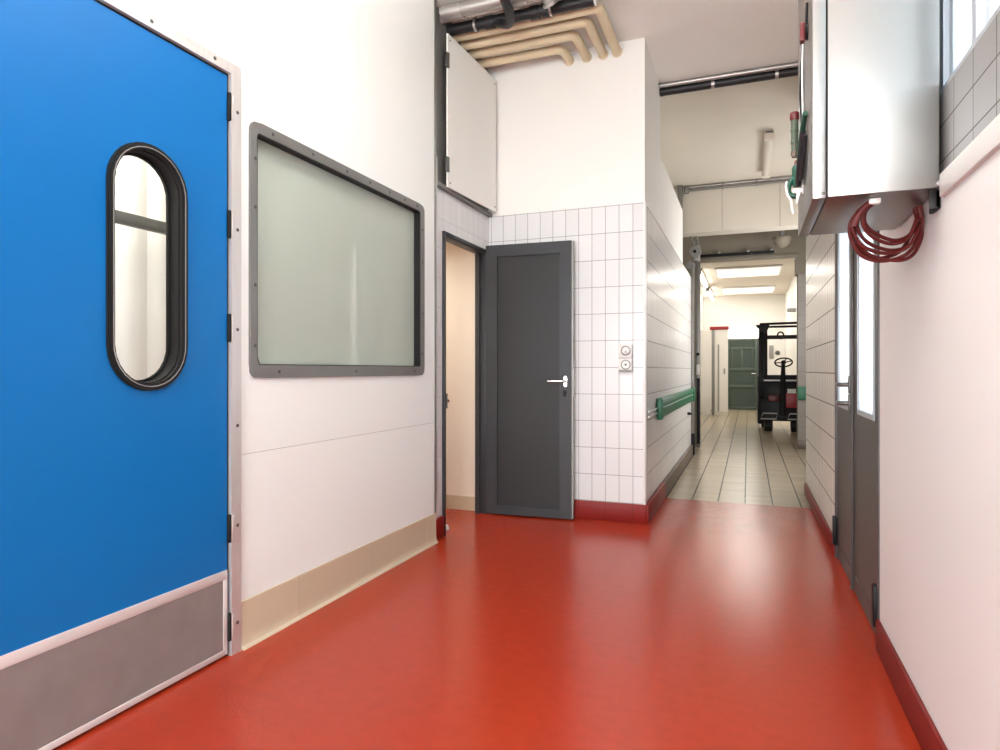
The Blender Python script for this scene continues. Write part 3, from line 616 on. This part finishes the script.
# ------------------------------------------------------------------ grey double door on the right
d3 = thing('door_3', (0.52, 3.6, 0), 'dark grey glazed double door in the right wall', 'door', kind='structure')
dfr = MB().box(0.484, 0.60, 2.925, 2.958, 0, 2.25, bev=0.002).box(0.484, 0.60, 4.258, 4.29, 0, 2.25, bev=0.002).box(0.484, 0.60, 2.958, 4.258, 2.20, 2.25, bev=0.002)
obj('frame', dfr, 'rightdoor', d3)
def right_leaf(y0, y1, g0, g1, hinge_y):
    DX = lambda u, v, d: (d, u, v)
    o_ = [(y0, 0.01), (y1, 0.01), (y1, 2.195), (y0, 2.195)]; i_ = [(g0, 0.925), (g1, 0.925), (g1, 2.09), (g0, 2.09)]
    lf_ = obj('leaf', MB().ring(o_, i_, DX, 0.497, 0.545), 'rightdoor', d3, smooth=False)
    obj('kick_board', MB().prism([(y0 + 0.06, 0.035), (y1 - 0.06, 0.035), (y1 - 0.06, 0.10), (y0 + 0.06, 0.10)], DX, 0.4945, 0.4968), 'rightdoor', lf_, smooth=False)
    obj('glazing_bead', MB().ring([(g0 - 0.02, 0.905), (g1 + 0.02, 0.905), (g1 + 0.02, 2.11), (g0 - 0.02, 2.11)], [(g0 + 0.004, 0.929), (g1 - 0.004, 0.929), (g1 - 0.004, 2.086), (g0 + 0.004, 2.086)], DX, 0.4945, 0.4968), 'alublue', lf_, smooth=False)
    obj('pane', box(0.500, 0.506, g0, g1, 0.925, 2.09), 'daylight', lf_)
    for z in (0.165, 2.08):
        obj('hinge', MB().box(0.470, 0.494, hinge_y - 0.022, hinge_y + 0.022, z - 0.085, z + 0.085, bev=0.006), 'black', lf_)
    return lf_
ln = right_leaf(2.96, 3.652, 3.095, 3.50, 2.963)
lfar = right_leaf(3.662, 4.256, 3.79, 4.215, 4.262)
obj('meeting_strip', box(0.486, 0.4965, 3.640, 3.672, 0.01, 2.195, bev=0.002), 'rightdoor', ln)
for z in (1.045, 0.950):
    h_ = MB().box(0.476, 0.4855, 3.640, 3.685, z - 0.045, z + 0.045, bev=0.004).tube([(0.480, 3.665, z), (0.447, 3.667, z), (0.434, 3.677, z), (0.434, 3.70, z), (0.434, 3.765, z)], [0.011, 0.011, 0.011, 0.011, 0.009], 10)
    obj('handle', h_, 'screw', lfar)

# ------------------------------------------------------------------ high window on the right
w2 = thing('window_2', (0.53, 0.7, 1.885), 'high bright window above the grey tiles at right', 'window', kind='structure')
wfm = MB().box(0.494, 0.56, -0.9, 2.30, 1.8765, 1.892, bev=0.002).box(0.515, 0.56, -0.9, 2.30, 3.06, 3.10).box(0.515, 0.56, 2.135, 2.30, 1.90, 3.06).box(0.515, 0.56, -0.9, -0.85, 1.90, 3.06)
for y in (1.845, 0.9, 0.0): wfm.box(0.512, 0.56, y, y + 0.035, 1.90, 3.06, bev=0.002)
obj('frame', wfm, 'alublue', w2)
sm_ = MB()
for y0, y1 in ((1.88, 2.135), (0.935, 1.845), (0.035, 0.9), (-0.85, 0.0)): sm_.box(0.53, 0.545, y0, y0 + 0.03, 1.90, 3.06).box(0.53, 0.545, y1 - 0.03, y1, 1.90, 3.06).box(0.53, 0.545, y0, y1, 1.90, 1.925)
obj('sash', sm_, 'alublue', w2)
for y0, y1 in ((1.88, 2.135), (0.935, 1.845), (0.035, 0.9), (-0.85, 0.0)): obj('pane', box(0.536, 0.541, y0 + 0.005, y1 - 0.005, 1.90, 3.06), 'daylight', w2)

# ------------------------------------------------------------------ stainless cabinet on the right wall
cb = thing('steel_cabinet', (0.33, 2.3, 1.606), 'brushed stainless steel wall cabinet hanging on the right wall', 'cabinet')
Z0, Z1 = 1.612, 2.75
obj('body', box(0.211, 0.482, 2.03, 2.585, Z0, Z1, bev=0.004), 'steel', cb)
obj('gasket', box(0.207, 0.2112, 2.035, 2.58, Z0 + 0.004, Z1 - 0.004), 'black', cb)
dr = obj('door', box(0.172, 0.207, 2.028, 2.587, Z0 - 0.002, Z1 + 0.002, bev=0.003), 'steel', cb)
obj('rivet', MB().lathe((0.200, 2.0285, Z0 + 0.012), (0, -1, 0), [(0, 0.005), (0.002, 0.004), (0.003, 0.001)], 12), 'screw', dr)
sws = obj('rotary_switch', MB().lathe((0.172, 2.18, 2.165), (-1, 0, 0), [(0, 0.024), (0.004, 0.024), (0.006, 0.018), (0.009, 0.018)], 20), 'black', dr)
obj('grip', box(0.150, 0.164, 2.165, 2.195, 2.135, 2.193, bev=0.004), 'redplast', sws)
obj('top_rod', MB().tube([(0.168, 2.18, 2.19), (0.169, 2.17, 2.25)], 0.004, 8), 'black', dr)
obj('mounting_bracket', box(0.476, 0.489, 2.05, 2.12, 1.560, 1.6118, bev=0.003).box(0.462, 0.489, 2.05, 2.054, 1.560, 1.6118, bev=0.001), 'blackm', cb)
obj('mounting_bolt', MB().tube([(0.480, 2.022, 1.622), (0.480, 2.04, 1.622)], 0.007, 10), 'greyp', cb)
# cables and industrial plug hanging on the cabinet door
t = thing('hanging_cable', (0.165, 2.35, 1.75), 'thin white cable looped down the cabinet door face', 'cable')
obj('cable', MB().tube(spin([(0.166, 2.34, 2.20), (0.164, 2.35, 2.10), (0.163, 2.37, 2.0), (0.161, 2.36, 1.90), (0.160, 2.35, 1.84)], 5), 0.0032, 8), 'plastic', t)
obj('cable', MB().tube(spin([(0.167, 2.30, 2.19), (0.164, 2.29, 2.08), (0.165, 2.28, 1.98), (0.166, 2.28, 1.90)], 5), 0.0026, 8), 'plastic', t)
obj('cable', MB().tube(spin([(0.166, 2.33, 2.20), (0.163, 2.32, 2.12), (0.161, 2.33, 2.02), (0.164, 2.31, 1.93)], 5), 0.003, 8), 'black', t)
t = thing('cable_connector', (0.142, 2.35, 1.83), 'sage green cable connector with red cap by the cabinet door', 'connector')
obj('barrel', MB().lathe((0.1455, 2.35, 1.957), (0, 0, -1), [(0, 0.0115), (0.03, 0.0115), (0.031, 0.0128), (0.038, 0.0128), (0.039, 0.011), (0.07, 0.011), (0.071, 0.0125), (0.078, 0.0125), (0.079, 0.0105), (0.105, 0.010)], 18), 'sage', t)
obj('cap', MB().lathe((0.1455, 2.35, 1.985), (0, 0, -1), [(0, 0.010), (0.004, 0.0145), (0.024, 0.0145), (0.028, 0.0125)], 18), 'redplast', t)
obj('ring', MB().lathe((0.1455, 2.35, 1.853), (0, 0, -1), [(0, 0.0115), (0.012, 0.0115), (0.020, 0.008)], 18), 'brown', t)
t = thing('hose_holder', (0.155, 2.35, 1.70), 'dark green hose hook with red collar on cabinet door', 'hook')
obj('hook', MB().tube(spin([(0.156, 2.35, 1.80), (0.148, 2.35, 1.775), (0.136, 2.35, 1.755), (0.127, 2.35, 1.735), (0.128, 2.35, 1.715), (0.142, 2.35, 1.703), (0.160, 2.35, 1.703)], 5), 0.0085, 12), 'dgreen', t)
obj('grip', MB().lathe((0.153, 2.35, 1.805), (0, 0, -1), [(0, 0.012), (0.01, 0.016), (0.05, 0.016), (0.07, 0.013)], 16), 'dgreen', t)
obj('collar', MB().lathe((0.156, 2.35, 1.822), (0, 0, -1), [(0, 0.009), (0.004, 0.011), (0.016, 0.011)], 16), 'redplast', t)
obj('arm', MB().box(0.138, 0.1715, 2.343, 2.357, 1.712, 1.728, bev=0.003).box(0.168, 0.1715, 2.335, 2.365, 1.705, 1.735, bev=0.001), 'plastic', t)
t = thing('webbing_strap', (0.15, 2.33, 1.63), 'white strap tail dangling from the green hose hook', 'strap')
obj('band', MB().tube(spin([(0.122, 2.345, 1.752), (0.119, 2.34, 1.735), (0.124, 2.335, 1.705), (0.134, 2.33, 1.685), (0.137, 2.33, 1.66), (0.142, 2.33, 1.64)], 5), [0.004] * 26, 8), 'plastic', t)
obj('tail', MB().prism([(0.150, 1.712), (0.162, 1.708), (0.152, 1.672), (0.148, 1.67)], lambda u, v, d: (u, d, v), 2.325, 2.330), 'plastic', t)
t = thing('power_hose', (0.167, 2.22, 1.73), 'black hose bundle with green sleeve on cabinet door', 'hose')
obj('hose', MB().tube(spin([(0.161, 2.21, 1.87), (0.157, 2.25, 1.82), (0.154, 2.29, 1.77), (0.155, 2.33, 1.735)], 6), 0.0085, 10), 'blackp', t)
obj('hose', MB().tube(spin([(0.163, 2.16, 1.84), (0.162, 2.2, 1.79), (0.161, 2.26, 1.755), (0.161, 2.30, 1.745)], 6), 0.007, 10), 'blackp', t)
obj('sleeve', MB().tube(spin([(0.162, 2.14, 1.90), (0.161, 2.20, 1.885), (0.157, 2.25, 1.85), (0.155, 2.28, 1.81)], 6), 0.008, 10), 'dgreen', t)

# coil of dark red cable under the cabinet
cc = thing('cable_coil', (0.385, 2.13, 1.44), 'coil of dark red cable hanging below the steel cabinet', 'cable')
mb = MB()
for k, (xl, xb, xr, zb, dy) in enumerate([(0.276, 0.362, 0.474, 1.440, 0.0), (0.288, 0.405, 0.480, 1.441, 0.012), (0.281, 0.375, 0.468, 1.460, -0.012), (0.300, 0.395, 0.478, 1.473, 0.020), (0.310, 0.388, 0.466, 1.488, -0.006), (0.293, 0.352, 0.458, 1.452, 0.026), (0.318, 0.398, 0.470, 1.500, 0.008)]):
    y0 = 2.10 + dy
    pts = [(0.326 + 0.002 * k, 2.092, 1.600), ((xl + 0.326) / 2 - 0.004, y0, 1.580), (xl, y0 + 0.01, 1.530 + 0.3 * (zb - 1.44)), (xl * 0.66 + xb * 0.34, y0 + 0.03, zb + 0.022), (xb, y0 + 0.05, zb), (xr * 0.62 + xb * 0.38, y0 + 0.07, zb + 0.018), (xr - 0.003, y0 + 0.09, zb + 0.075), (0.477 - 0.003 * (k % 3), 2.195 + 0.012 * (k % 4), 1.560), (0.474 - 0.005 * (k % 3), 2.200 + 0.014 * (k % 4), 1.604)]
    mb.tube(spin(pts, 7), 0.0053, 10)
obj('cable_loops', mb, 'redcable', cc)
obj('binding', MB().tube(spin([(0.326, 2.09, 1.598), (0.308, 2.09, 1.583), (0.292, 2.092, 1.560), (0.284, 2.094, 1.535)], 5), [0.0105] * 16, 10), 'redcable', cc)
obj('hanger', box(0.322, 0.352, 2.075, 2.10, 1.594, 1.6098, bev=0.003), 'greylight', cc)

# ------------------------------------------------------------------ far room: green door, lamps, partition, truck
d4 = thing('door_4', (-0.15, 19.19, 0), 'grey-green panelled door at end of the far room', 'door', kind='structure')
GX = lambda u, v, d: (u, d, v)
obj('leaf', box(-0.54, 0.26, 19.16, 19.199, 0.01, 1.99), 'fardoor', d4)
gf = MB()
for a in ((-0.54, -0.50, 0.01, 1.99), (0.18, 0.26, 0.01, 1.99)): gf.box(a[0], a[1], 19.13, 19.16, a[2], a[3], bev=0.004)
for z0, z1 in ((0.01, 0.09), (0.62, 0.70), (1.10, 1.18), (1.70, 1.76), (1.94, 1.99)): gf.box(-0.50, 0.18, 19.135, 19.16, z0, z1, bev=0.004)
gf.box(-0.19, -0.13, 19.135, 19.16, 1.18, 1.70, bev=0.004).box(-0.43, -0.40, 19.13, 19.16, 1.18, 1.76, bev=0.003).box(0.10, 0.13, 19.13, 19.16, 1.18, 1.76, bev=0.003)
obj('rails', gf, 'farframe', d4)
obj('handle', MB().tube([(0.20, 19.14, 1.02), (0.20, 19.09, 1.02), (0.10, 19.09, 1.02)], 0.012, 8), 'chrome', d4)
w5 = thing('window_4', (-0.15, 19.2, 2.0), 'lit transom window above the grey-green door', 'window', kind='structure')
obj('pane', box(-0.52, 0.30, 19.17, 19.199, 2.02, 2.27), 'transom', w5)
obj('frame', MB().box(-0.56, 0.34, 19.15, 19.199, 2.27, 2.30).box(-0.56, 0.34, 19.15, 19.199, 1.992, 2.02).box(-0.56, -0.52, 19.15, 19.199, 2.02, 2.27).box(0.30, 0.34, 19.15, 19.199, 2.02, 2.27), 'farwhite', w5)
obj('door_post', box(0.27, 0.36, 19.0, 19.19, 0, 2.0, bev=0.006), 'blackm', label='black post right of the grey-green far door', category='post')
pt = thing('partition', (-0.8, 16.6, 0), 'white partition with red top rail left of far door', 'partition')
obj('board', box(-1.19, -0.86, 16.60, 16.64, 0.02, 2.10, bev=0.004), 'farwhite', pt)
obj('board', box(-0.77, -0.46, 16.60, 16.64, 0.10, 2.10, bev=0.004), 'farwhite', pt)
obj('upright', box(-0.84, -0.77, 16.57, 16.65, 0.0, 2.11, bev=0.004), 'steeldark', pt)
obj('slot', box(-0.70, -0.66, 16.594, 16.60, 0.10, 1.75), 'greyplast', pt)
obj('base', box(-0.77, -0.46, 16.58, 16.64, 0.0, 0.10), 'tubeoff', pt)
obj('top_rail', box(-0.88, -0.44, 16.56, 16.66, 2.11, 2.19, bev=0.006), 'truckred', pt)
obj('push_button', box(-0.56, -0.52, 16.585, 16.60, 1.02, 1.16, bev=0.004), 'greyplast', pt)
obj('floor_channel', box(-0.90, -0.865, 10.8, 16.56, 0.0, 0.012), 'steeldark', label='dark floor channel along left of the far room', category='channel')
for i, (y0, y1, lb) in enumerate(((13.7, 16.0, 'lit tube light on far room ceiling, nearer one'), (16.7, 19.0, 'lit tube light on far room ceiling, farther one'))):
    t = thing('tube_light', (-0.94, (y0 + y1) / 2, 3.1), lb, 'light', 'lit tubes on the far room ceiling')
    obj('housing', box(-0.985, -0.885, y0, y1, 3.155, 3.199, bev=0.004), 'plastic', t)
    obj('diffuser', MB().tube([(-0.935, y0 + 0.02, 3.125), (-0.935, y1 - 0.02, 3.125)], 0.04, 12), 'tube', t)
    obj('end_cap', box(-0.98, -0.89, y0 - 0.02, y0 + 0.03, 3.08, 3.19, bev=0.006), 'greyplast', t)
obj('wall_bracket', MB().box(0.78, 0.949, 14.9, 15.0, 2.36, 2.44, bev=0.006), 'steeldark', label='dark bracket high on far room right wall', category='bracket')
t = thing('wall_controls', (0.60, 19.17, 1.4), 'dark switch plate on far room end wall beside truck', 'switch')
obj('plate', box(0.55, 0.66, 19.165, 19.199, 1.45, 1.80, bev=0.006), 'greyplast', t)
obj('knob', MB().lathe((0.76, 19.199, 1.60), (0, -1, 0), [(0, 0.06), (0.03, 0.06), (0.04, 0.03)], 16), 'screw', t)
for y0, lb in ((13.7, 'added glowing square for a bright ceiling patch, nearer one'), (17.0, 'added glowing square for a bright ceiling patch, farther one')):
    t = thing('ceiling_glow_patch', (0.0, y0 + 0.6, 3.15), lb, 'light', 'added glowing squares on the far room ceiling')
    obj('housing', box(-0.64, 0.64, y0 - 0.04, y0 + 1.24, 3.165, 3.199, bev=0.004), 'plastic', t)  # housing and glow added to stand for bright ceiling patches
    obj('diffuser', box(-0.6, 0.6, y0, y0 + 1.2, 3.155, 3.165, bev=0.002), 'panelglow', t)
# ride-on pallet truck
fk = thing('forklift', (0.5, 12.95, 0), 'small black and red forklift parked in the far room', 'forklift')
obj('chassis', box(0.19, 0.90, 12.85, 13.7, 0.19, 0.62, bev=0.03).box(0.25, 0.86, 12.78, 12.86, 0.20, 0.34, bev=0.01), 'black', fk)
obj('dashboard', box(0.26, 0.90, 12.80, 12.95, 0.60, 0.90, bev=0.02).box(0.26, 0.90, 12.76, 12.95, 0.97, 1.03, bev=0.008), 'black', fk)
obj('trim_line', box(0.27, 0.90, 12.745, 12.76, 0.92, 0.945), 'greylight', fk)
obj('dashboard_skirt', box(0.27, 0.90, 12.82, 12.95, 0.89, 0.98), 'black', fk)
obj('battery_cover', box(0.60, 0.90, 12.77, 12.80, 0.44, 0.70, bev=0.012), 'truckred', fk)
obj('battery_cover', box(0.34, 0.53, 12.785, 12.80, 0.55, 0.66, bev=0.008), 'redplast', fk)
obj('label_plate', box(0.66, 0.80, 12.765, 12.772, 0.70, 0.78), 'plastic', fk)
obj('mast', MB().box(0.185, 0.24, 12.98, 13.06, 0.12, 1.90, bev=0.006).box(0.20, 0.30, 13.05, 13.09, 0.12, 1.90).box(0.235, 0.335, 13.0, 13.12, 0.12, 1.93, bev=0.006).box(0.165, 0.335, 12.97, 13.05, 0.9, 1.0), 'blackm', fk)
hg = MB().prism([(0.13, 1.955), (0.37, 1.955), (0.35, 1.88), (0.29, 1.80), (0.22, 1.84)], GX, 12.92, 13.12)
obj('mast_head', hg, 'blackm', fk)
obj('overhead_guard', MB().tube([(0.20, 12.75, 1.955), (0.90, 12.75, 1.965)], 0.022, 10).tube([(0.22, 13.6, 1.955), (0.90, 13.6, 1.955)], 0.022, 10).tube([(0.22, 12.75, 1.955), (0.22, 13.6, 1.955)], 0.022, 10).tube([(0.90, 12.75, 1.965), (0.90, 13.6, 1.955), (0.90, 13.6, 0.6)], 0.022, 10), 'blackm', fk)
obj('cross_bar', box(0.33, 0.90, 12.98, 13.04, 1.69, 1.76, bev=0.006), 'blackm', fk)
obj('lifting_eye', MB().tube([(0.555 + 0.05 * math.sin(a), 12.93, 1.755 + 0.06 * math.cos(a)) for a in [2 * PI * k / 24 for k in range(24)]], 0.014, 8, closed=True), 'blackm', fk)
obj('steering_column', MB().tube([(0.585, 12.74, 0.30), (0.585, 12.70, 0.95), (0.585, 12.62, 1.235)], [0.048, 0.045, 0.03], 12), 'black', fk)
wh = MB(); tl_ = 0.55
def wp(a, r): return (0.588 + r * math.sin(a), 12.60 - r * math.cos(a) * math.cos(tl_), 1.255 + -r * math.cos(a) * math.sin(tl_) * -1.0)
wh.tube([wp(2 * PI * k / 40, 0.142) for k in range(40)], 0.014, 8, closed=True)
for a in (0.3, 1.2, PI, 4.6): wh.tube([(0.588, 12.60, 1.25), wp(a, 0.142)], 0.010, 8)
wh.lathe((0.588, 12.60, 1.23), (0, 0, 1), [(0, 0.035), (0.03, 0.04), (0.06, 0.03), (0.065, 0.01)], 16)
obj('steering_wheel', wh, 'black', fk)
for x in (0.345, 0.79):
    obj('wheel', MB().lathe((x - 0.075, 12.84, 0.115), (1, 0, 0), [(0, 0.08), (0.012, 0.114), (0.138, 0.114), (0.15, 0.08)], 28), 'rubber', fk)
    s0 = MB(); fx0, fx1 = x - 0.13, x + 0.13
    s0.tube([(fx0, 12.74, 0.235), (fx1, 12.74, 0.235), (fx1 + 0.02, 12.76, 0.335), (fx0 + 0.04, 12.76, 0.335)], 0.012, 8, closed=True)
    obj('step_frame', s0, 'greylight', fk)
obj('caster', MB().lathe((0.24, 13.75, 0.08), (1, 0, 0), [(0, 0.06), (0.01, 0.08), (0.06, 0.08), (0.07, 0.06)], 20), 'rubber', fk)
obj('side_panel', box(0.165, 0.20, 12.84, 13.6, 0.14, 0.95, bev=0.008), 'black', fk)

fk.location.y -= 0.22   # parked a little nearer the doorway

# housing for the added fill lamps over the red floor, out of view
t = thing('added_lamp_housing', (-0.75, 1.6, 2.94), 'added lamp housing out of view over the red floor', 'light')
obj('housing', box(-0.87, -0.63, 0.82, 2.38, 2.94, 3.01, bev=0.006), 'plastic', t)
for y in (1.0, 2.2): obj('rod', MB().tube([(-0.75, y, 3.01), (-0.75, y, CZ)], 0.008, 10), 'greyp', t)
